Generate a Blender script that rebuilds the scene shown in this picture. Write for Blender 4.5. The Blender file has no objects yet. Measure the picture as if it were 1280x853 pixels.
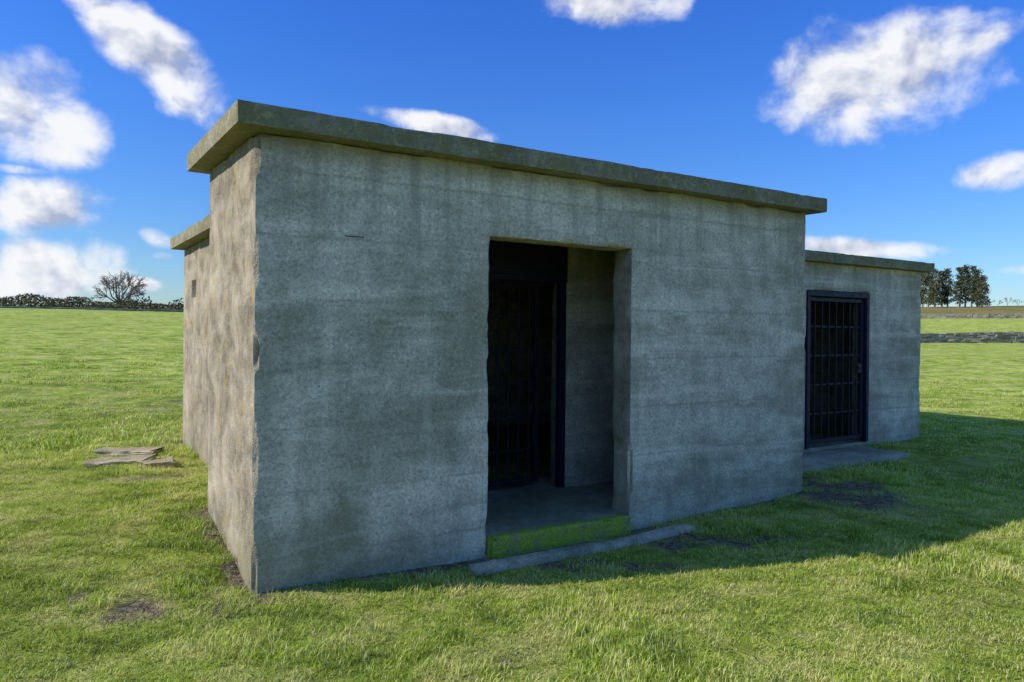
import bpy, bmesh, math, random
import numpy as np
from mathutils import Matrix, Vector
random.seed(3); rng=np.random.RandomState(7)
sc=bpy.context.scene
sc.view_settings.view_transform='Standard'; sc.view_settings.look='None'; sc.view_settings.exposure=0

# ---------------------------------------------------------------- helpers
_T=rng.rand(64,64,64)
def vnoise(P):
    P=np.asarray(P,float); i=np.floor(P).astype(int); f=P-i; f=f*f*(3-2*f)
    r=0
    for a in (0,1):
        for b in (0,1):
            for c in (0,1):
                w=(f[:,0] if a else 1-f[:,0])*(f[:,1] if b else 1-f[:,1])*(f[:,2] if c else 1-f[:,2])
                r=r+w*_T[(i[:,0]+a)%64,(i[:,1]+b)%64,(i[:,2]+c)%64]
    return r
def fbm(P,o=3):
    P=np.asarray(P,float); s=0;a=1;t=0
    for k in range(o): s=s+a*vnoise(P*2**k+k*7.3); t+=a; a*=.5
    return s/t
def mesh_np(name,V,F,mat=None,smooth=False,parent=None,sharp=None):
    V=np.asarray(V,np.float32); F=np.asarray(F,np.int32); n=F.shape[1]
    me=bpy.data.meshes.new(name)
    me.vertices.add(len(V)); me.vertices.foreach_set('co',V.ravel())
    me.loops.add(F.size); me.loops.foreach_set('vertex_index',F.ravel())
    me.polygons.add(len(F)); me.polygons.foreach_set('loop_start',np.arange(0,F.size,n,dtype=np.int32))
    me.update(calc_edges=True)
    me.polygons.foreach_set('use_smooth',np.full(len(F),smooth))
    if sharp: me.set_sharp_from_angle(angle=math.radians(sharp))
    ob=bpy.data.objects.new(name,me); sc.collection.objects.link(ob)
    if mat: me.materials.append(mat)
    if parent: ob.parent=parent
    return ob
def sm(a,b,x):
    t=np.clip((x-a)/(b-a),0,1); return t*t*(3-2*t)

class NT:
    def __init__(s,tree): s.t=tree; s.n=tree.nodes; s.l=tree.links
    def add(s,typ,**k):
        nd=s.n.new(typ)
        for a,b in k.items(): setattr(nd,a,b)
        return nd
    def set(s,sock,val):
        if isinstance(val,bpy.types.NodeSocket): s.l.new(val,sock)
        else: sock.default_value=val
    def math(s,op,a,b=None,c=None,clamp=False):
        nd=s.add('ShaderNodeMath',operation=op); nd.use_clamp=clamp
        s.set(nd.inputs[0],a)
        if b is not None: s.set(nd.inputs[1],b)
        if c is not None: s.set(nd.inputs[2],c)
        return nd.outputs[0]
    def noise(s,vec,scale,detail=4,rough=.55,dist=0,dim='3D'):
        nd=s.add('ShaderNodeTexNoise'); nd.noise_dimensions=dim
        s.set(nd.inputs['Vector'],vec); nd.inputs['Scale'].default_value=scale
        nd.inputs['Detail'].default_value=detail; nd.inputs['Roughness'].default_value=rough; nd.inputs['Distortion'].default_value=dist
        return nd.outputs['Fac']
    def ramp(s,fac,stops,interp='LINEAR'):
        nd=s.add('ShaderNodeValToRGB'); cr=nd.color_ramp; cr.interpolation=interp
        while len(cr.elements)<len(stops): cr.elements.new(.5)
        for e,(p,c) in zip(cr.elements,stops):
            e.position=p; e.color=(c,c,c,1) if isinstance(c,(int,float)) else (*c,1)
        s.set(nd.inputs[0],fac); return nd.outputs[0]
    def mix(s,fac,a,b,blend='MIX'):
        nd=s.add('ShaderNodeMix',data_type='RGBA',blend_type=blend)
        s.set(nd.inputs[0],fac)
        for sk,v in ((nd.inputs[6],a),(nd.inputs[7],b)):
            s.set(sk,(*v,1) if isinstance(v,tuple) and len(v)==3 else v)
        return nd.outputs[2]
    def mrange(s,v,a,b,c=0,d=1,smooth=True):
        nd=s.add('ShaderNodeMapRange'); nd.interpolation_type='SMOOTHSTEP' if smooth else 'LINEAR'
        s.set(nd.inputs[0],v); 
        for i,x in zip((1,2,3,4),(a,b,c,d)): s.set(nd.inputs[i],x)
        return nd.outputs[0]
def newmat(name):
    m=bpy.data.materials.new(name); m.use_nodes=True; t=NT(m.node_tree)
    bsdf=m.node_tree.nodes['Principled BSDF']; bsdf.inputs['Roughness'].default_value=.9
    bsdf.inputs['Specular IOR Level'].default_value=.25
    return m,t,bsdf

# ---------------------------------------------------------------- building frame
ANG=math.radians(32.79); CA,SA=math.cos(ANG),math.sin(ANG); PX,PY=-1.44,4.17
def b2w(u,v): return (PX+u*CA-v*SA, PY+u*SA+v*CA)
def w2b(X,Y):
    x=X-PX;y=Y-PY; return x*CA+y*SA, -x*SA+y*CA

def base_g(X,Y):
    r=np.hypot(X,Y); az=np.degrees(np.arctan2(X,Y))
    left=np.interp(r,[0,3,8,90,150,300,900],[-.02,0,.17,3.3,4.7,6.5,8])
    right=np.interp(r,[0,10,70,130,200,300,900],[-.02,.06,.75,3.8,7.9,11,11])
    w=sm(0,20,az)*(1-sm(110,170,az)) 
    return left*(1-w)+right*w
CP=[(0,0,0),(4.89,0,.08),(0,1.28,.21),(.3,4.2,.30),(8.81,1.07,.14),(2.2,-.1,-.04),(6.8,.5,.1),(3.4,-.1,.0)]
cw=np.array([b2w(a,b) for a,b,_ in CP]); cz=np.array([c for _,_,c in CP])
def rbf(X,Y): return np.stack([np.exp(-((X-a)**2+(Y-b)**2)/(2*1.1**2)) for a,b in cw],-1)
W=np.linalg.lstsq(rbf(cw[:,0],cw[:,1])+np.eye(len(cw))*.02, cz-base_g(cw[:,0],cw[:,1]),rcond=None)[0]
def ground(X,Y):
    X=np.asarray(X,float);Y=np.asarray(Y,float)
    z=base_g(X,Y)+rbf(X,Y)@W
    sh=X.shape; P=np.stack([X.ravel(),Y.ravel(),np.zeros(X.size)],-1)
    u,v=w2b(X,Y); q=np.minimum(1,.15+np.hypot(np.maximum(np.abs(u-2.3)-1,0),v+.1)*.8)
    n=(fbm(P*.9+11,3)-.5).reshape(sh)*.10*q+(fbm(P*4+2,2)-.5).reshape(sh)*.03*q; n2=(fbm(P*.06+5,2)-.5).reshape(sh)*.8*sm(15,60,np.hypot(X,Y))
    return z+n+n2

def px2w(x,y,z=0.0):
    dx=x-640; dy=y-426.5; c,s=math.cos(math.radians(.53)),math.sin(math.radians(.53))
    xx=c*dx+s*dy; yy=-s*dx+c*dy+11.16+2.0
    d=933.3*(1.5-z)/yy; return (xx/933.3*d,d)
DIRT=[(*px2w(1060,618,.06),.42,.55,1.5),(*px2w(285,762,0),.26,.10,1.1),(*px2w(172,680,.12),.22,.14,.56),
      (*px2w(900,664,.04),.8,.22,.85),(*px2w(740,698,.0),.8,.16,.9),(*px2w(165,745,.1),.5,.3,.42),(*px2w(168,520,.2),.9,.9,.42),(*px2w(560,805,.0),.6,.2,.45),(*px2w(225,565,.2),.25,.8,.7),(*px2w(205,610,.2),.6,.35,.5)]
def dirt(X,Y):
    P=np.stack([np.ravel(X),np.ravel(Y),np.zeros(np.size(X))],-1)
    n=(fbm(P*6,4)-.5).reshape(np.shape(X))
    m=0
    for a,b,rx,ry,am in DIRT: m=np.maximum(m,am*np.exp(-(((X-a)/rx)**2+((Y-b)/ry)**2)))
    u,v=w2b(X,Y)
    d=np.maximum(np.maximum(-u,u-4.9),np.maximum(-v,v-1.2)); m=np.maximum(m,.85*np.exp(-(np.maximum(d,0)/.12)**2))
    return np.clip(sm(.3,.8,m+n*1.6),0,1)

# ---------------------------------------------------------------- materials
def concrete(name,base=(.66,.585,.475),lichen=0.0,moss=.42,bands=1.0,agg=.55,side=False):
    m,t,b=newmat(name)
    co_=t.add('ShaderNodeTexCoord'); tc=co_.outputs['Object']
    big=t.noise(tc,1.1,4,.65,.3); mid=t.noise(tc,6,4,.7,.3); fine=t.noise(tc,42,3,.75)
    mp=t.add('ShaderNodeMapping'); t.l.new(tc,mp.inputs[0]); mp.inputs['Scale'].default_value=(.45,.45,3.0)
    band=t.noise(mp.outputs[0],1.7,3,.6,.4)
    sep=t.add('ShaderNodeSeparateXYZ'); t.l.new(tc,sep.inputs[0])
    S=lambda k:tuple(min(1,c*k) for c in base)
    col=t.mix(t.ramp(mid,[(.32,0),(.68,1)]),S(.72),S(1.15))
    col=t.mix(t.math('MULTIPLY',t.ramp(big,[(.38,1),(.56,0)]),.8),col,(base[0]*.48,base[1]*.485,base[2]*.43))
    col=t.mix(t.math('MULTIPLY',t.ramp(band,[(.52,0),(.66,1)]),.5*bands),col,S(1.35))
    col=t.mix(t.math('MULTIPLY',t.ramp(band,[(.32,1),(.46,0)]),.6*bands),col,(base[0]*.48,base[1]*.48,base[2]*.43))
    # faint shuttering-board lines
    if bands>.9:
        fr=t.math('FRACT',t.math('ADD',t.math('MULTIPLY',sep.outputs[2],1/.37),t.math('MULTIPLY',t.math('SUBTRACT',mid,.5),.12)))
        ln=t.math('MULTIPLY',t.mrange(t.math('ABSOLUTE',t.math('SUBTRACT',fr,.5)),.0,.04,1,0),t.ramp(big,[(.38,.1),(.58,1)]))
        col=t.mix(t.math('MULTIPLY',ln,.42),col,S(.42))
    vo=t.add('ShaderNodeTexVoronoi'); t.l.new(tc,vo.inputs['Vector']); vo.inputs['Scale'].default_value=100
    sp=t.add('ShaderNodeSeparateColor'); t.l.new(vo.outputs['Color'],sp.inputs[0])
    st=t.ramp(sp.outputs[0],[(0,.38),(.25,.8),(.6,1.0),(.8,1.25),(1,1.9)])
    stone=t.math('MULTIPLY',t.ramp(vo.outputs['Distance'],[(.25,1),(.55,0)]),agg)
    col=t.mix(stone,col,t.mix(1.0,col,st,'MULTIPLY'))
    col=t.mix(.65,col,t.ramp(fine,[(.3,.42),(.5,1),(.72,1.4)]),'MULTIPLY')
    v2=t.add('ShaderNodeTexVoronoi'); t.l.new(tc,v2.inputs['Vector']); v2.inputs['Scale'].default_value=28
    pit=t.math('MULTIPLY',t.ramp(v2.outputs['Distance'],[(.10,1),(.2,0)]),t.ramp(mid,[(.5,0),(.62,1)]))
    col=t.mix(t.math('MULTIPLY',pit,.65),col,S(.4))
    mp2=t.add('ShaderNodeMapping'); t.l.new(tc,mp2.inputs[0]); mp2.inputs['Scale'].default_value=(6,6,.35)
    stk=t.noise(mp2.outputs[0],1.3,3,.6)
    col=t.mix(t.math('MULTIPLY',t.ramp(stk,[(.56,0),(.72,1)]),.2*bands),col,S(1.4))
    top=t.math('MULTIPLY',t.mrange(sep.outputs[2],1.5,2.6,.2,1),t.ramp(stk,[(.36,1),(.52,0)]))
    col=t.mix(t.math('MULTIPLY',top,.5*bands),col,S(.38))
    edge=t.math('MULTIPLY',t.mrange(t.math('ADD',sep.outputs[2],t.math('MULTIPLY',t.math('SUBTRACT',mid,.5),.35)),2.42,2.6,0,1),.45*bands)
    col=t.mix(edge,col,(base[0]*.36,base[1]*.36,base[2]*.28))
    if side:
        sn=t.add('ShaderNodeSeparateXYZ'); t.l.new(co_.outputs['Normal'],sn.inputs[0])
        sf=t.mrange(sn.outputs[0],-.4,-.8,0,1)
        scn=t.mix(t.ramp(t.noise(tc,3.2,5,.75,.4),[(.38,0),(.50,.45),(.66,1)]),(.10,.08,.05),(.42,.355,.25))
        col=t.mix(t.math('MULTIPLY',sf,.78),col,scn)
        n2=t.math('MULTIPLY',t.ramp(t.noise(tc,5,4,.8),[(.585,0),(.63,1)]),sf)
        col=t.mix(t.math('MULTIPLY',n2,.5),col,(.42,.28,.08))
    zz=t.math('ADD',sep.outputs[2],t.math('MULTIPLY',t.math('SUBTRACT',big,.5),1.6))
    if moss:
        foot=t.mrange(zz,.6,.0,0,moss)
        col=t.mix(foot,col,(.16,.16,.085))
    if lichen:
        n1=t.ramp(mid,[(.42,0),(.56,1)]); n2=t.ramp(t.noise(tc,20,4,.75),[(.56,0),(.64,1)])
        col=t.mix(t.math('MULTIPLY',n1,lichen),col,(.19,.17,.08))
        col=t.mix(t.math('MULTIPLY',n2,lichen*.8),col,(.45,.40,.18))
    t.l.new(col,b.inputs['Base Color'])
    h=t.math('ADD',t.math('MULTIPLY',fine,1.0),t.math('MULTIPLY',stone,.5))
    h=t.math('SUBTRACT',h,t.math('MULTIPLY',pit,.9))
    bp=t.add('ShaderNodeBump'); bp.inputs['Strength'].default_value=.8; bp.inputs['Distance'].default_value=.007
    t.l.new(h,bp.inputs['Height']); t.l.new(bp.outputs[0],b.inputs['Normal']); b.inputs['Roughness'].default_value=.95
    b.inputs['Specular IOR Level'].default_value=.1
    return m
M_wall=concrete('concrete_wall',side=True)
M_slab=concrete('concrete_roof',base=(.36,.33,.25),lichen=.75,moss=0,bands=.3)
M_floor=concrete('concrete_floor',base=(.44,.39,.30),moss=.0,bands=0,agg=.4)
M_sill=concrete('mossy_concrete',base=(.44,.41,.30),lichen=.0,moss=.4,bands=0,agg=.5)
M_rub=concrete('rubble_concrete',base=(.52,.43,.29),moss=0,bands=0,agg=.4)
def mossmat():
    m,t,b=newmat('green_moss'); p=t.add('ShaderNodeTexCoord').outputs['Object']; n=t.noise(p,10,5,.75); n2=t.noise(p,60,3,.7)
    c=t.mix(t.ramp(n,[(.34,0),(.52,1)]),(.24,.23,.13),(.30,.38,.04)); c=t.mix(.8,c,t.ramp(n2,[(.3,.5),(.7,1.4)]),'MULTIPLY')
    t.l.new(c,b.inputs['Base Color']); bp=t.add('ShaderNodeBump'); bp.inputs['Strength'].default_value=1; bp.inputs['Distance'].default_value=.01; t.l.new(n2,bp.inputs['Height']); t.l.new(bp.outputs[0],b.inputs['Normal']); return m
M_moss=mossmat()

def paint(name,c,rough=.5):
    m,t,b=newmat(name); tc=t.add('ShaderNodeTexCoord').outputs['Object']
    n=t.noise(tc,14,3,.6); rust=t.ramp(t.noise(tc,30,3,.7),[(.63,0),(.70,1)])
    col=t.mix(n,tuple(x*.6 for x in c),tuple(x*1.4 for x in c)); col=t.mix(t.math('MULTIPLY',rust,.5),col,(.05,.022,.012))
    t.l.new(col,b.inputs['Base Color']); t.l.new(t.ramp(n,[(.3,rough-.1),(.7,rough+.2)]),b.inputs['Roughness'])
    return m
M_blue=paint('dark_blue_steel',(.014,.015,.040)); M_bar=paint('iron_bars',(.024,.018,.030)); M_crack=paint('crack_brown',(.08,.06,.045),.8)  # last brown is used only for the crack mark in the front wall

def grass_color(t,pos):
    n1=t.noise(pos,.35,2,.6); n2=t.noise(pos,2.1,3,.75)
    c=t.mix(t.ramp(n1,[(.35,0),(.65,1)]),(.37,.475,.060),(.49,.58,.095))
    c=t.mix(t.math('MULTIPLY',t.ramp(n2,[(.47,0),(.63,1)]),.78),c,(.68,.65,.24))
    c=t.mix(t.math('MULTIPLY',t.ramp(n2,[(.35,1),(.47,0)]),.72),c,(.16,.255,.030))
    return c
mg,t,b=newmat('grass_field')
pos=t.add('ShaderNodeNewGeometry').outputs['Position']
c=grass_color(t,pos)
mp=t.add('ShaderNodeMapping'); t.l.new(pos,mp.inputs[0]); mp.inputs['Scale'].default_value=(1,1,.2)
tn=t.noise(mp.outputs[0],9,4,.75,.5); tn2=t.noise(mp.outputs[0],.9,4,.7)
c=t.mix(.9,c,t.ramp(tn,[(.3,.42),(.5,.82),(.7,1.1)]),'MULTIPLY')
c=t.mix(.7,c,t.ramp(tn2,[(.3,.55),(.5,.95),(.7,1.2)]),'MULTIPLY')
a1=t.add('ShaderNodeAttribute',attribute_name='dirt'); a2=t.add('ShaderNodeAttribute',attribute_name='moor'); a3=t.add('ShaderNodeAttribute',attribute_name='under')
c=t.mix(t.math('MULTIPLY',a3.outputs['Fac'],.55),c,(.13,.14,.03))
dc=t.mix(t.ramp(t.noise(pos,26,4,.8),[(.38,0),(.66,1)]),(.055,.042,.028),(.30,.245,.16))
c=t.mix(a1.outputs['Fac'],c,dc)
mn=t.noise(pos,.12,4,.7)
mc=t.mix(t.ramp(mn,[(.4,0),(.6,1)]),(.28,.19,.08),(.17,.18,.05))
c=t.mix(a2.outputs['Fac'],c,mc)
t.l.new(c,b.inputs['Base Color']); b.inputs['Roughness'].default_value=1; b.inputs['Specular IOR Level'].default_value=.05
bp=t.add('ShaderNodeBump'); bp.inputs['Strength'].default_value=1; bp.inputs['Distance'].default_value=.05
t.l.new(tn,bp.inputs['Height']); t.l.new(bp.outputs[0],b.inputs['Normal'])
mb=bpy.data.materials.new('grass_blade'); mb.use_nodes=True; t=NT(mb.node_tree); t.n.clear()
pos=t.add('ShaderNodeNewGeometry').outputs['Position']
c=grass_color(t,pos)
bc=t.add('ShaderNodeAttribute',attribute_name='bl')
sp=t.add('ShaderNodeSeparateColor'); t.l.new(bc.outputs['Color'],sp.inputs[0])
c=t.mix(t.ramp(sp.outputs[0],[(.80,0),(.86,.75)]),c,(.66,.60,.36))
c=t.mix(1,c,t.ramp(sp.outputs[0],[(0,.7),(.8,1.3)]),'MULTIPLY')
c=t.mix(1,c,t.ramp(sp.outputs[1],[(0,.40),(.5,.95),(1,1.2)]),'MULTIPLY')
d=t.add('ShaderNodeBsdfDiffuse'); t.l.new(c,d.inputs[0]); tr=t.add('ShaderNodeBsdfTranslucent'); t.l.new(t.mix(1,c,(1.1,1.1,.8),'MULTIPLY'),tr.inputs[0])
mx=t.add('ShaderNodeMixShader'); mx.inputs[0].default_value=.38; t.l.new(d.outputs[0],mx.inputs[1]); t.l.new(tr.outputs[0],mx.inputs[2])
o=t.add('ShaderNodeOutputMaterial'); t.l.new(mx.outputs[0],o.inputs[0])

# ---------------------------------------------------------------- ground
rad=[.3]
while rad[-1]<900: rad.append(rad[-1]*1.014)
rad=np.array(rad); NA=600
th=np.linspace(0,2*np.pi,NA,endpoint=False)
R,TH=np.meshgrid(rad,th,indexing='ij'); X=R*np.sin(TH); Y=R*np.cos(TH); Z=ground(X,Y)
V=np.stack([X.ravel(),Y.ravel(),Z.ravel()],-1)
i=np.arange(len(rad)-1)[:,None]; j=np.arange(NA)[None,:]; jn=(j+1)%NA
F=np.stack([(i*NA+j).ravel(),(i*NA+jn).ravel(),((i+1)*NA+jn).ravel(),((i+1)*NA+j).ravel()],-1)[:,::-1]
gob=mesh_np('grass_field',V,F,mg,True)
def fattr(ob,name,arr):
    a=ob.data.attributes.new(name,'FLOAT','POINT'); a.data.foreach_set('value',np.asarray(arr,np.float32))
fattr(gob,'dirt',dirt(V[:,0],V[:,1])*(np.hypot(V[:,0],V[:,1])<20))
rr=np.hypot(V[:,0],V[:,1]); aa=np.degrees(np.arctan2(V[:,0],V[:,1]))
fattr(gob,'moor',np.where(aa>8,sm(140,150,rr),sm(96,110,rr)))
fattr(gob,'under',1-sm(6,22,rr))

# ---------------------------------------------------------------- building
bunker=bpy.data.objects.new('concrete_bunker',None); sc.collection.objects.link(bunker)
bunker.location=(PX,PY,0); bunker.rotation_euler=(0,0,ANG)
L,D,H=4.89,1.28,2.60; a_,b_,lt=1.53,2.79,2.13; w=.21; vb=1.07; RR,VB,H2=8.81,4.20,2.32; U0=.30
def lines(pts,step):
    pts=sorted(set(round(p,4) for p in pts)); out=[]
    for p,q in zip(pts[:-1],pts[1:]):
        n=max(1,int(round((q-p)/step))); out+=list(np.linspace(p,q,n,endpoint=False))
    return np.array(out+[pts[-1]])
def solid(name,boxes,holes,step,mat,disp=.006,edge=.006,fn=None):
    bx=boxes+holes
    g=[lines([b[k] for b in bx]+[b[k+1] for b in bx],step) for k in (0,2,4)]
    c=[(x[1:]+x[:-1])/2 for x in g]
    U,Vv,Zz=np.meshgrid(*c,indexing='ij'); S=np.zeros(U.shape,bool)
    ins=lambda b:(U>b[0])&(U<b[1])&(Vv>b[2])&(Vv<b[3])&(Zz>b[4])&(Zz<b[5])
    for b in boxes: S|=ins(b)
    for b in holes: S&=~ins(b)
    S=np.pad(S,1); N=[len(x) for x in g]
    idx=lambda i,j,k:(i*N[1]+j)*N[2]+k
    Fs=[];Ns=[]
    for ax in range(3):
        A=S; Bs=np.roll(S,-1,ax)
        for sgn in (1,-1):
            m=(A&~Bs) if sgn==1 else (~A&Bs)
            I=np.argwhere(m); 
            if len(I)==0: continue
            o=I-1; o[:,ax]+=1
            e=[x for x in range(3) if x!=ax]
            def off(da,db):
                q=o.copy(); q[:,e[0]]+=da; q[:,e[1]]+=db; return idx(q[:,0],q[:,1],q[:,2])
            f=np.stack([off(0,0),off(1,0),off(1,1),off(0,1)],-1)
            flip=(sgn==-1)^(ax==1)
            if flip: f=f[:,::-1]
            Fs.append(f); n=np.zeros((len(f),3)); n[:,ax]=sgn; Ns.append(n)
    F=np.vstack(Fs); Nf=np.vstack(Ns)
    used,inv=np.unique(F,return_inverse=True); F=inv.reshape(F.shape)
    k=used%N[2]; jj=(used//N[2])%N[1]; ii=used//(N[1]*N[2])
    P=np.stack([g[0][ii],g[1][jj],g[2][k]],-1)
    vn=np.zeros_like(P)
    for q in range(4): np.add.at(vn,F[:,q],Nf)
    s=np.sign(np.round(vn,3)); cnt=np.abs(s).sum(1)
    n1=fbm(P*1.6+3,3)-.5; n2=fbm(P*9+1,3)-.5; n3=fbm(P*5+20,3); n4=vnoise(P*23+9)
    ed=edge*(.15+9*np.clip(n3-.57,0,1)+ .5*n4)
    d=disp*(n1*1.8+n2*.8)
    d=np.where(cnt>=2,d-ed,d)
    if fn is not None: d=fn(P,cnt,d)
    P=P+s*d[:,None]
    return mesh_np(name,P,F,mat,True,bunker,sharp=38)
def wf(P,cnt,d):
    u,v,z=P.T; e=cnt>=2
    near=(np.abs(u)<.06)&(np.abs(v)<.06)
    d=d-np.where(near&e,.035*np.exp(-((z-1.37)/.08)**2)+.014*np.exp(-((z-.75)/.2)**2)+.02*np.exp(-((z-.1)/.15)**2),0)
    jm=(np.abs(u-b_)<.01)&(v<.25)
    d=d-np.where(jm&e,.022*np.exp(-((z-.45)/.2)**2),0)
    return d
walls=[(0,L,0,w,-.5,H),(0,U0,w,D,-.5,H),(L-w,L,w,vb,-.5,H),(U0,L,vb,D,-.5,H),(L,RR,vb,D,-.5,H2),
       (U0,U0+.21,D,VB,-.5,H2),(U0+.21,RR,VB-.21,VB,-.5,H2),(RR-.21,RR,D,VB-.21,-.5,H2),(5.2,5.41,D,VB-.21,-.5,H2)]
holes=[(a_,b_,-.01,w+.01,.0,lt),(1.95,2.97,vb-.01,D+.01,.0,2.28),(6.40,7.62,vb-.01,D+.01,.17,2.0),(U0-.01,U0+.22,3.50,3.74,1.80,1.97)]
solid('walls',walls,holes,.028,M_wall,fn=wf)
solid('roof_slab',[(-.13,L+.13,-.13,D+.13,H+.001,H+.125)],[],.03,M_slab,.003,.004)
solid('low_roof_slab',[(U0-.12,RR+.12,D+.01,VB+.12,H2+.001,H2+.115),(L+.135,RR+.12,vb-.11,D+.01,H2+.001,H2+.115),(L+.003,L+.135,vb-.11,D+.01,H2+.001,H2+.115)],[],.035,M_slab,.003,.004)
solid('porch_floor',[(U0-.02,L-w+.02,w+.002,vb-.002,-.3,.105),(a_+.004,b_-.004,.06,w+.002,-.3,.105)],[],.04,M_sill,.004,.006)
solid('mossy_sill',[(a_+.005,b_-.005,-.035,.058,-.3,.112)],[],.02,M_moss,.012,.014)
solid('room_floor',[(U0+.19,RR-.19,D-.2,VB-.19,-.3,.10)],[(U0+.19,1.96,D-.21,D+.003,-.31,.2),(2.96,RR,D-.21,D+.003,-.31,.2)],.08,M_floor,.003,.01)

def joined(name,parts,mat,bev=.003):
    bm=bmesh.new()
    for p in parts:
        if p[0]=='c':
            _,x,y,z0,z1,r=p
            bmesh.ops.create_cone(bm,segments=10,radius1=r,radius2=r,depth=z1-z0,cap_ends=True,matrix=Matrix.Translation((x,y,(z0+z1)/2)))
        else:
            x0,x1,y0,y1,z0,z1=p
            r=bmesh.ops.create_cube(bm,size=1,matrix=Matrix.Translation(((x0+x1)/2,(y0+y1)/2,(z0+z1)/2))@Matrix.Diagonal((x1-x0,y1-y0,z1-z0,1)))
            es=list({e for v in r['verts'] for e in v.link_edges}); bmesh.ops.bevel(bm,geom=es,offset=bev,segments=1,affect='EDGES')
    me=bpy.data.meshes.new(name); bm.to_mesh(me); bm.free(); me.materials.append(mat)
    ob=bpy.data.objects.new(name,me); sc.collection.objects.link(ob); ob.parent=bunker; return ob
joined('door_frame',[(1.96,2.03,vb-.02,vb+.05,.11,1.93),(2.905,2.965,vb-.02,vb+.05,.11,1.93),(1.96,2.965,vb-.018,vb+.03,1.93,2.27),(1.96,2.965,vb-.035,vb-.02,1.93,1.975),(1.96,2.965,vb-.035,vb-.02,2.22,2.27),(2.905,2.965,vb-.035,vb-.02,1.98,2.215)],M_blue)
def gate(name,wd,z0,z1,nb,nh,pos,rotz,mat=M_bar):
    P=[(0,.045,-.02,.02,z0,z1),(wd-.045,wd,-.02,.02,z0,z1),(.047,wd-.047,-.02,.02,z0,z0+.045),(.047,wd-.047,-.02,.02,z1-.045,z1)]
    for k in range(1,nh+1):
        zz=z0+(z1-z0)*k/(nh+1); P.append((.047,wd-.047,-.004,.006,zz-.012,zz+.012))
    for k in range(1,nb+1): P.append(('c',wd*k/(nb+1),.0-.011,z0+.047,z1-.047,.0085))
    P.append((wd-.13,wd-.05,-.035,-.0215,z0+.8,z0+.92)); P.append((wd-.12,wd-.07,-.05,-.037,z0+.855,z0+.87))
    ob=joined(name,P,mat); ob.location=(pos[0],pos[1],0); ob.rotation_euler=(0,0,rotz); return ob
gate('door_gate',.80,.14,1.92,6,5,(2.035,vb+.16,0),math.radians(5))
joined('gate_frame',[(6.402,6.46,vb-.02,vb+.05,.18,1.93),(7.56,7.618,vb-.02,vb+.05,.18,1.93),(6.402,7.618,vb-.02,vb+.05,1.932,1.995)],M_blue)
gate('barred_gate',1.09,.22,1.92,7,4,(6.465,vb+.04,0),0)
joined('crack_mark',[(.52,.64,-.003,.02,2.052,2.058)],M_crack,.001)  # thin dark strip set into the front wall, stands in for a crack
solid('door_kerb',[(1.3,3.25,-.26,-.15,-.2,.014)],[],.03,M_floor,.02,.016)
solid('entrance_path',[(5.0,7.4,.40,1.0,-.2,.15)],[],.035,M_floor,.014,.02)

# flat slabs left in the grass
cs=bpy.data.objects.new('concrete_rubble',None); sc.collection.objects.link(cs)
def rubble(name,x,y,sx,sy,rz,h):
    bm=bmesh.new(); bmesh.ops.create_cube(bm,size=1); bmesh.ops.subdivide_edges(bm,edges=bm.edges[:],cuts=6,use_grid_fill=True)
    for v in bm.verts:
        p=np.array([[v.co.x*sx*4+x,v.co.y*sy*4+y,v.co.z*2]]); n=float(fbm(p*2,3)[0])-.5
        v.co=Vector((v.co.x*sx*(1+n*.7),v.co.y*sy*(1+n*.8),v.co.z*h+n*.03))
    me=bpy.data.meshes.new(name); bm.to_mesh(me); bm.free(); me.materials.append(M_rub)
    ob=bpy.data.objects.new(name,me); sc.collection.objects.link(ob); ob.parent=cs
    ob.location=(x,y,float(ground(np.array([x]),np.array([y]))[0])+h*.2); ob.rotation_euler=(.03,-.04,rz)
RB=[(150,583,.42,.17,.1),(160,572,.5,.13,-.1),(198,587,.2,.13,.5)]
RBW=[]
for q,(x,y,sx,sy,rz) in enumerate(RB):
    X0,Y0=px2w(x,y,.24); rubble('slab_piece_%d'%q,X0,Y0,sx*1.1,sy*1.6,rz,.07); RBW.append((X0,Y0,sx,sy))

# ---------------------------------------------------------------- grass tufts
def tuft(col,k,nb,rad_,h0,h1,wid,lean):
    V=[];F=[];C=[]
    clump=[(random.uniform(-rad_,rad_),random.uniform(-rad_,rad_)) for _ in range(9)]
    for q in range(nb):
        a=random.random()*6.283; r=rad_*math.sqrt(random.random()); bx,by=r*math.cos(a),r*math.sin(a)
        dc_=min(math.hypot(bx-p,by-q_) for p,q_ in clump)/rad_
        hh=random.uniform(h0,h1)*(1.4-1.2*dc_)*(1.4 if random.random()<.04 else 1); ad=random.random()*6.283; le=hh*random.uniform(.2,lean)
        dx,dy=math.cos(ad),math.sin(ad); wx,wy=-dy*wid*random.uniform(.6,1.2),dx*wid*random.uniform(.6,1.2)
        rc=random.random(); b0=len(V)
        for s,wf_ in ((0,1),(.55,.85),(1,.0)):
            z=hh*(s-.3*s*s*(le/hh)); of=le*s*s; cx,cy=bx+dx*of,by+dy*of
            if s<1: V+=[(cx-wx*wf_,cy-wy*wf_,z-.006),(cx+wx*wf_,cy+wy*wf_,z-.006)]; C+=[(rc,s,0,1)]*2
            else: V.append((cx,cy,z-.006)); C.append((rc,s,0,1))
        F+=[(b0,b0+1,b0+3,b0+2),(b0+2,b0+3,b0+4)]
    me=bpy.data.meshes.new('tuft'); me.from_pydata(V,[],F); 
    at=me.attributes.new('bl','FLOAT_COLOR','POINT'); at.data.foreach_set('color',np.array(C,np.float32).ravel())
    me.materials.append(mb); ob=bpy.data.objects.new('tuft_%d'%k,me); col.objects.link(ob)
tA=bpy.data.collections.new('grass_tufts_source'); tB=bpy.data.collections.new('grass_far_source')
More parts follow.
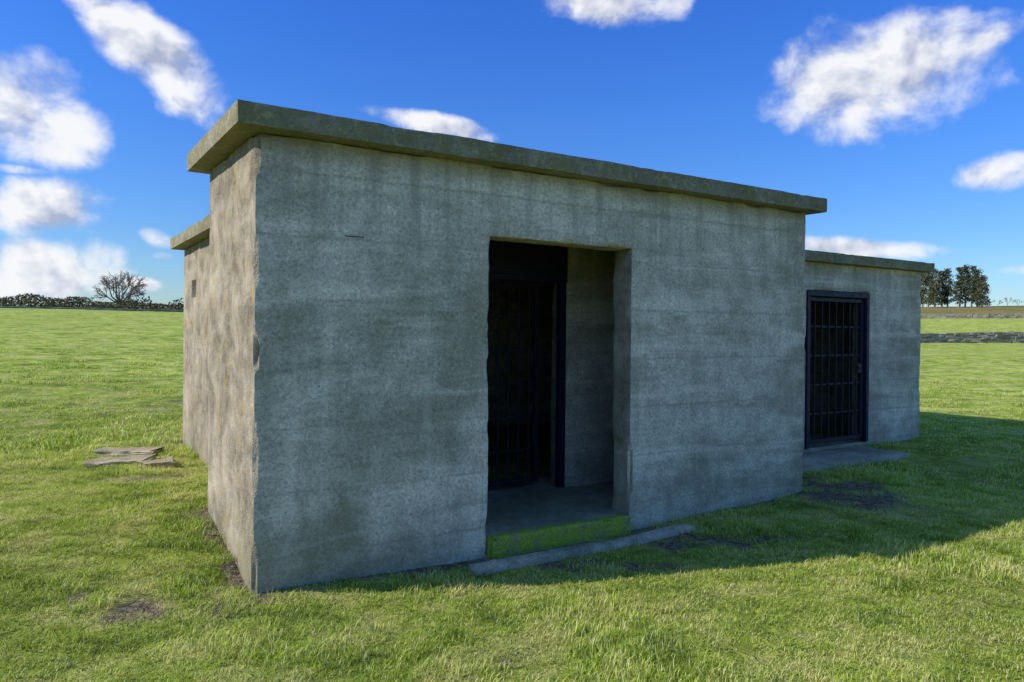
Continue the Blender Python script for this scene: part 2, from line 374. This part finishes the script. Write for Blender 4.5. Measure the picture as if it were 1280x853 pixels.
for k in range(10): tuft(tA,k,370,.13,.012,.037,.0018,1.3)
for k in range(4): tuft(tB,k+10,200,.30,.020,.045,.0045,1.0)
def scatter(name,pts,scl,col,seed):
    n=len(pts); me=bpy.data.meshes.new(name); me.vertices.add(n); me.vertices.foreach_set('co',np.asarray(pts,np.float32).ravel())
    a=me.attributes.new('scl','FLOAT','POINT'); a.data.foreach_set('value',np.asarray(scl,np.float32))
    ob=bpy.data.objects.new(name,me); sc.collection.objects.link(ob)
    ng=bpy.data.node_groups.new(name+'_gn','GeometryNodeTree'); ng.interface.new_socket('Geometry',in_out='INPUT',socket_type='NodeSocketGeometry'); ng.interface.new_socket('Geometry',in_out='OUTPUT',socket_type='NodeSocketGeometry')
    N=ng.nodes; Lk=ng.links; gi=N.new('NodeGroupInput'); go=N.new('NodeGroupOutput')
    ip=N.new('GeometryNodeInstanceOnPoints'); ci=N.new('GeometryNodeCollectionInfo'); ci.inputs['Collection'].default_value=col
    ci.inputs['Separate Children'].default_value=True; ci.inputs['Reset Children'].default_value=True
    ip.inputs['Pick Instance'].default_value=True
    rv=N.new('FunctionNodeRandomValue'); rv.data_type='FLOAT_VECTOR'; rv.inputs[0].default_value=(-.06,-.06,0); rv.inputs[1].default_value=(.06,.06,6.283); rv.inputs['Seed'].default_value=seed
    na=N.new('GeometryNodeInputNamedAttribute'); na.data_type='FLOAT'; na.inputs['Name'].default_value='scl'
    cx=N.new('ShaderNodeCombineXYZ'); mm=N.new('ShaderNodeMath'); mm.operation='MULTIPLY_ADD'; mm.inputs[1].default_value=.35; mm.inputs[2].default_value=.65
    so_=[o for o in na.outputs if o.enabled][0]
    Lk.new(so_,mm.inputs[0]); Lk.new(mm.outputs[0],cx.inputs[0]); Lk.new(mm.outputs[0],cx.inputs[1]); Lk.new(so_,cx.inputs[2])
    Lk.new(gi.outputs[0],ip.inputs['Points']); Lk.new(ci.outputs[0],ip.inputs['Instance']); Lk.new(rv.outputs[0],ip.inputs['Rotation'])
    Lk.new(cx.outputs[0],ip.inputs['Scale']); Lk.new(ip.outputs[0],go.inputs[0])
    md=ob.modifiers.new('scatter','NODES'); md.node_group=ng
    return ob
def gpts(r0,r1,step,grow=0.0):
    if grow==0:
        g=np.arange(-r1,r1,step); X,Y=np.meshgrid(g,g[g>-1]); X=X.ravel()+rng.uniform(-.4,.4,X.size)*step; Y=Y.ravel()+rng.uniform(-.4,.4,Y.size)*step
    else:
        rs=[r0]
        while rs[-1]<r1: rs.append(rs[-1]+step*(rs[-1]/r0)**grow)
        X=[];Y=[]
        for r in rs:
            st=step*(r/r0)**grow; a=np.arange(math.radians(-48),math.radians(48),st/r); a=a+rng.uniform(-.4,.4,len(a))*st/r; q=r+rng.uniform(-.4,.4,len(a))*st
            X.append(q*np.sin(a));Y.append(q*np.cos(a))
        X=np.concatenate(X);Y=np.concatenate(Y)
    r=np.hypot(X,Y); az=np.abs(np.degrees(np.arctan2(X,Y))); k=(r>r0)&(r<r1)&(az<48); X=X[k];Y=Y[k]; u,v=w2b(X,Y)
    inside=((u>0)&(u<L)&(v>0)&(v<D))|((u>U0)&(u<RR)&(v>vb)&(v<VB))
    inside|=(u>1.45)&(u<3.0)&(v>-.20)&(v<-.0)
    inside|=(u>5.05)&(u<7.3)&(v>.48)&(v<1.1)
    for (x,y,sx,sy) in RBW: inside|=(np.abs(X-x)<sx*.4)&(np.abs(Y-y)<sy*.6)
    k=~inside; X,Y,u,v=X[k],Y[k],u[k],v[k]
    dd=dirt(X,Y); k=rng.rand(len(X))>dd*.88; X,Y,u,v,dd=X[k],Y[k],u[k],v[k],dd[k]
    d1=np.maximum(np.maximum(-u,u-L),np.maximum(-v,v-D)); d2=np.maximum(np.maximum(U0-u,u-RR),np.maximum(vb-v,v-VB)); d=np.minimum(d1,d2)
    P=np.stack([X,Y,np.zeros(len(X))],-1)
    s=.4+1.05*fbm(P*1.5,3)+.2*rng.rand(len(X))
    s=s*(1+1.1*np.exp(-np.maximum(d,0)/.14)*(fbm(P*3+9,2)>.45))
    s*=1+.9*sm(.60,.72,fbm(P*2.2+40,2)); s*=1-.4*dd
    return np.stack([X,Y,ground(X,Y)],-1),s
p,s=gpts(1.6,8.5,.165); scatter('grass',p,s,tA,1); n1=len(p)
p,s=gpts(8.3,26,.38,.7); scatter('grass.001',p,s,tB,2); print('tufts',n1,len(p))

# ---------------------------------------------------------------- distant things
def pol(xpx,r):
    a=math.atan((xpx-640)/933.3); return r*math.sin(a),r*math.cos(a)
def gz(X0,Y0): return float(base_g(np.array([X0]),np.array([Y0]))[0])
def foliage(Pc,size):
    n=len(Pc); A=rng.randn(n,3);A/=np.linalg.norm(A,axis=1)[:,None]; B=np.cross(A,rng.randn(n,3)); B/=np.linalg.norm(B,axis=1)[:,None]
    s=(size*rng.uniform(.5,1.2,n))[:,None]; V=np.stack([Pc-A*s,Pc+B*s*.6,Pc+A*s,Pc-B*s*.6],1).reshape(-1,3)
    return V,np.arange(4*n).reshape(n,4)
def folmat(name,c1,c2):
    m,t,b=newmat(name); p=t.add('ShaderNodeNewGeometry').outputs['Position']; n=t.noise(p,.8,4,.7)
    t.l.new(t.mix(t.ramp(n,[(.35,0),(.65,1)]),c1,c2),b.inputs['Base Color']); return m
M_pine=folmat('pine_foliage',(.04,.058,.03),(.11,.115,.05)); M_hedge=folmat('hedge_foliage',(.07,.075,.035),(.20,.17,.09)); M_bark=folmat('bark',(.15,.125,.095),(.26,.22,.17))
Pc=[]
for x in np.arange(-60,262,1.2):
    prof=5+5*float(fbm(np.array([[x*.05,0,0]]),3)[0])*1.5
    if x<110: prof+=2+3*math.sin(x*.05)**2
    r=random.uniform(96,102); X0,Y0=pol(x,r); z0=gz(X0,Y0); h=prof*r/933
    q=rng.rand(26,3); Pc.append(np.stack([X0+(q[:,0]-.5)*.9,Y0+(q[:,1]-.5)*1.5,z0-.2+q[:,2]**.8*(h+.2)],-1))
V,F=foliage(np.vstack(Pc),.17); mesh_np('hedge',V,F,M_hedge)
Pc=[]
for x in np.arange(-80,270,2.0):
    r=random.uniform(170,185); X0,Y0=pol(x,r); z0=gz(X0,Y0); h=1.0+2.6*max(0,float(fbm(np.array([[x*.035,3,0]]),3)[0])-.38)*3
    q=rng.rand(16,3); Pc.append(np.stack([X0+(q[:,0]-.5)*1.6,Y0+(q[:,1]-.5)*2,z0-.5+q[:,2]*h],-1))
V,F=foliage(np.vstack(Pc),.35); mesh_np('distant_bushes',V,F,M_hedge)
Pc=[];Tv=[];Tf=[]
def tube(p0,p1,r0,r1,n=5):
    p0=np.array(p0,float);p1=np.array(p1,float); d=p1-p0; d/=np.linalg.norm(d)+1e-9
    a=np.cross(d,[.3,.9,.1]); a/=np.linalg.norm(a); b=np.cross(d,a); base=len(Tv)
    for P_,r in ((p0,r0),(p1,r1)):
        for k in range(n):
            t_=2*math.pi*k/n; Tv.append(P_+a*r*math.cos(t_)+b*r*math.sin(t_))
    for k in range(n): Tf.append((base+k,base+(k+1)%n,base+n+(k+1)%n,base+n+k))
for x,hp in ((1146,40),(1153,39),(1160,42),(1168,41),(1177,38),(1184,41),(1199,42),(1206,44),(1214,45),(1221,40),(1227,34)):
    r=random.uniform(190,215); X0,Y0=pol(x,r); z0=gz(X0,Y0)-.3; h=(hp+1)*r/933
    tube((X0,Y0,z0),(X0+.2,Y0,z0+h*.95),.22,.05)
    for k in range(80):
        f=random.uniform(.15,1); rad_=(1.4*(1-f)**.55*(.6+.5*random.random())+.22); a=random.random()*6.28
        c=np.array([X0+rad_*math.cos(a)*.8,Y0+rad_*math.sin(a)*.8,z0+h*f-.15*rad_])
        if random.random()<.3: tube((X0,Y0,z0+h*f),c,.05,.02,3)
        Pc.append(c+rng.randn(22,3)*[.33,.33,.22])
V,F=foliage(np.vstack(Pc),.22)
pt=bpy.data.objects.new('pine_trees',None); sc.collection.objects.link(pt)
mesh_np('needles',V,F,M_pine,parent=pt); mesh_np('trunks',Tv,Tf,M_bark,parent=pt)
def small(name,x,r,h,sp,depth=4,sink=.2):
    global Tv,Tf; Tv=[];Tf=[]
    X0,Y0=pol(x,r); z0=gz(X0,Y0)-sink
    def rec(p,d,l,rd,k):
        q=p+d*l; tube(p,q,rd,rd*.72,3)
        if k==0: return
        for c_ in range(3):
            nd=d+np.array([random.gauss(0,1)*sp,random.gauss(0,1)*sp,random.gauss(0,.3)+.1]); nd/=np.linalg.norm(nd)
            rec(q,nd,l*random.uniform(.7,.88),max(rd*.62,.022),k-1)
    rec(np.array([X0,Y0,z0]),np.array([0,0,1.]),h*.22,h*.03,depth)
    return mesh_np(name,Tv,Tf,M_bark)
def dome_tree(name,x,r,h,wd,sink=.2):
    global Tv,Tf; Tv=[];Tf=[]
    X0,Y0=pol(x,r); z0=gz(X0,Y0)-sink; B=np.array([X0,Y0,z0]); fork=B+[0,0,h*.16]
    tube(B,fork,.34,.30,7)
    def limb(p,q,r0,r1,n=4):
        m=(p+q)/2+np.array([random.gauss(0,1),random.gauss(0,1),random.gauss(0,.6)])*np.linalg.norm(q-p)*.07
        tube(p,m,r0,(r0+r1)/2,n); tube(m,q,(r0+r1)/2,r1,n)
    for i in range(11):
        a=i*2.4+random.random()*.5; e=random.uniform(.18,1.45); k=random.uniform(.5,.62)
        d=np.array([math.cos(a)*math.cos(e)*wd,math.sin(a)*math.cos(e)*wd,math.sin(e)*h*.86]); q=fork+d*k; limb(fork,q,.17,.09,5)
        for j in range(6):
            dv=rng.randn(3); dv=dv/np.linalg.norm(dv); d2=d/np.linalg.norm(d)+dv*.62; d2[2]+=.12; d2/=np.linalg.norm(d2); q2=q-d*k*random.uniform(0,.45)*(j>2)
            e2=q2+d2*h*random.uniform(.20,.30); limb(q2,e2,.07,.04)
            for l in range(6):
                dv=rng.randn(3); dv/=np.linalg.norm(dv); d3=d2+dv*.75; d3/=np.linalg.norm(d3); s3=q2+(e2-q2)*random.uniform(.35,1); e3=s3+d3*h*random.uniform(.09,.16); limb(s3,e3,.035,.022,3)
                for m_ in range(3):
                    dv=rng.randn(3); dv/=np.linalg.norm(dv); d4=d3+dv*.8; d4/=np.linalg.norm(d4); s4=s3+(e3-s3)*random.uniform(.4,1); tube(s4,s4+d4*h*random.uniform(.05,.09),.022,.012,3)
    return mesh_np(name,Tv,Tf,M_bark)
dome_tree('bare_tree',150,150,7.0,5.6)
for k,(x,hh) in enumerate(((1237,3.0),(1247,2.2),(1259,3.0),(1272,2.4),(1284,3.2))): small('small_bare_tree',x,230,hh+.6,.4,4)
M_stone=folmat('dry_stone',(.20,.175,.135),(.36,.33,.27))
def stonewall(name,pts,h,n_c):
    V=[];F=[]
    cube=np.array([(x,y,z) for x in(-.5,.5) for y in(-.5,.5) for z in(-.5,.5)]); cf=np.array([(0,1,3,2),(4,6,7,5),(0,4,5,1),(2,3,7,6),(0,2,6,4),(1,5,7,3)])
    for (p,q) in zip(pts[:-1],pts[1:]):
        p=np.array(p);q=np.array(q); ln=np.linalg.norm(q-p); d=(q-p)/ln; a=math.atan2(d[1],d[0])
        for c in range(n_c):
            s=0
            while s<ln:
                wl=random.uniform(.35,.9); c0=p+d*(s+wl/2); z=gz(c0[0],c0[1])
                hh=h/n_c; V0=(cube+rng.randn(8,3)*.07)*[wl*1.02,.5,hh*1.15]; ca,sa=math.cos(a),math.sin(a)
                V0=np.stack([V0[:,0]*ca-V0[:,1]*sa+c0[0],V0[:,0]*sa+V0[:,1]*ca+c0[1]+random.uniform(-.05,.05),V0[:,2]+z-.1+hh*(c+.5)+random.uniform(-.04,.04)],-1)
                F.append(cf+len(V)*8); V.append(V0); s+=wl
    return mesh_np(name,np.vstack(V),np.vstack(F),M_stone)
stonewall('dry_stone_wall',[pol(1080,66),pol(1180,71),pol(1400,80)],.9,5)
stonewall('dry_stone_wall',[pol(1080,128),pol(1200,131),pol(1420,140)],.8,3)
stonewall('dry_stone_wall',[pol(-120,93),pol(60,93),pol(240,92),pol(400,92)],.25,2)

# ---------------------------------------------------------------- light
sundir=Vector((-.977,-.215,0)).normalized(); EL=math.radians(32.4)
sv=Vector((sundir.x*math.cos(EL),sundir.y*math.cos(EL),math.sin(EL)))
sl=bpy.data.lights.new('sun','SUN'); sl.energy=5.0; sl.angle=math.radians(.5); sl.color=(1,.94,.84)
so=bpy.data.objects.new('sun',sl); sc.collection.objects.link(so); so.rotation_euler=sv.to_track_quat('Z','Y').to_euler()

wd=bpy.data.worlds.new('World'); sc.world=wd; wd.use_nodes=True; t=NT(wd.node_tree); t.n.clear()
sky=t.add('ShaderNodeTexSky',sky_type='NISHITA'); sky.sun_disc=False; sky.sun_elevation=EL; sky.sun_rotation=math.atan2(sundir.x,sundir.y)%(2*math.pi)
sky.air_density=1.15; sky.dust_density=.2; sky.ozone_density=3.5
hs=t.add('ShaderNodeHueSaturation'); hs.inputs['Saturation'].default_value=1.2; hs.inputs['Value'].default_value=1.45; t.l.new(sky.outputs[0],hs.inputs['Color'])
g=t.add('ShaderNodeTexCoord').outputs['Generated']
sp=t.add('ShaderNodeSeparateXYZ'); t.l.new(g,sp.inputs[0])
az=t.math('ARCTAN2',sp.outputs[0],sp.outputs[1]); el=t.math('ARCSINE',sp.outputs[2])
tint=t.ramp(el,[(0,(.38,.50,.70)),(.12,(.32,.46,.72)),(.28,(.30,.47,.82)),(.45,(.26,.45,.90)),(.75,(1.2,1.02,.92))])
bg=t.add('ShaderNodeBackground'); t.l.new(t.mix(1,hs.outputs[0],tint,'MULTIPLY'),bg.inputs[0]); bg.inputs[1].default_value=.15
cb=t.add('ShaderNodeCombineXYZ'); t.l.new(az,cb.inputs[0]); t.l.new(el,cb.inputs[1])
CL=[(48,138,84,64,12,1.2),(185,66,138,40,33,1.2),(50,260,92,36,-3,1.2),(60,335,92,42,-8,1.2),(197,298,30,15,20,1),(180,356,26,9,0,.9),(205,320,20,8,0,.7),
    (765,4,95,28,2,1.1),(535,155,78,14,9,1.05),(1100,95,136,62,-3,1.4),(1215,60,66,24,-16,.9),(1255,212,60,26,-8,1.15),(1085,312,105,15,4,1),(1270,338,60,10,0,.5),(20,212,60,8,0,.5)]
field=None
for (x,y,rx,ry,rot,am) in CL:
    dx=(x-640)/933.3; dz=(413.5-y+.00925*(x-640))/933.3; A=math.atan(dx); E=math.atan(dz*math.cos(A))
    k=math.cos(A); RX=rx/933.3*k*k; RY=ry/933.3*k; ro=-math.radians(rot)
    mp=t.add('ShaderNodeMapping',vector_type='TEXTURE'); t.l.new(cb.outputs[0],mp.inputs[0])
    mp.inputs['Location'].default_value=(A,E,0); mp.inputs['Rotation'].default_value=(0,0,ro); mp.inputs['Scale'].default_value=(RX,RY,1)
    dt=t.add('ShaderNodeVectorMath',operation='DOT_PRODUCT'); t.l.new(mp.outputs[0],dt.inputs[0]); t.l.new(mp.outputs[0],dt.inputs[1])
    f=t.math('SUBTRACT',am,dt.outputs['Value'])
    field=f if field is None else t.math('MAXIMUM',field,f)
field=t.math('MAXIMUM',field,-2.0)
cm=t.add('ShaderNodeMapping'); t.l.new(cb.outputs[0],cm.inputs[0]); cm.inputs['Scale'].default_value=(1,1.25,1)
nz=t.noise(cm.outputs[0],10,5,.56,.15,'2D')
ov=t.add('ShaderNodeVectorMath',operation='ADD'); t.l.new(cm.outputs[0],ov.inputs[0]); ov.inputs[1].default_value=(-.014,.022,0)
nz2=t.noise(ov.outputs[0],10,4,.54,.15,'2D')
dens=t.math('ADD',field,t.math('MULTIPLY',t.math('SUBTRACT',nz,.51),3.1))
al=t.mrange(dens,-.2,1.1,0,.98)
rel=t.math('MULTIPLY',t.math('SUBTRACT',nz,nz2),4.2)
shade=t.math('ADD',t.math('ADD',.60,rel),t.math('MULTIPLY',t.math('SUBTRACT',.5,t.mrange(dens,.5,2.2,0,1)),.4),clamp=True)
cc=t.ramp(shade,[(0,(.42,.47,.62)),(.45,(.66,.70,.81)),(1,(.94,.95,.97))])
bg2=t.add('ShaderNodeBackground'); t.l.new(cc,bg2.inputs[0]); bg2.inputs[1].default_value=1.0
mx=t.add('ShaderNodeMixShader'); t.l.new(al,mx.inputs[0]); t.l.new(bg.outputs[0],mx.inputs[1]); t.l.new(bg2.outputs[0],mx.inputs[2])
o=t.add('ShaderNodeOutputWorld'); t.l.new(mx.outputs[0],o.inputs[0])

# ---------------------------------------------------------------- camera
cd=bpy.data.cameras.new('camera'); cd.sensor_width=36; cd.lens=933.3/1280*36; cd.shift_y=-11.16/1280; cd.clip_end=3000; cd.clip_start=.05
co=bpy.data.objects.new('camera',cd); sc.collection.objects.link(co)
co.matrix_world=Matrix.Translation((0,0,1.5))@Matrix.Rotation(math.radians(90-.12),4,'X')@Matrix.Rotation(math.radians(.53),4,'Z')
sc.camera=co
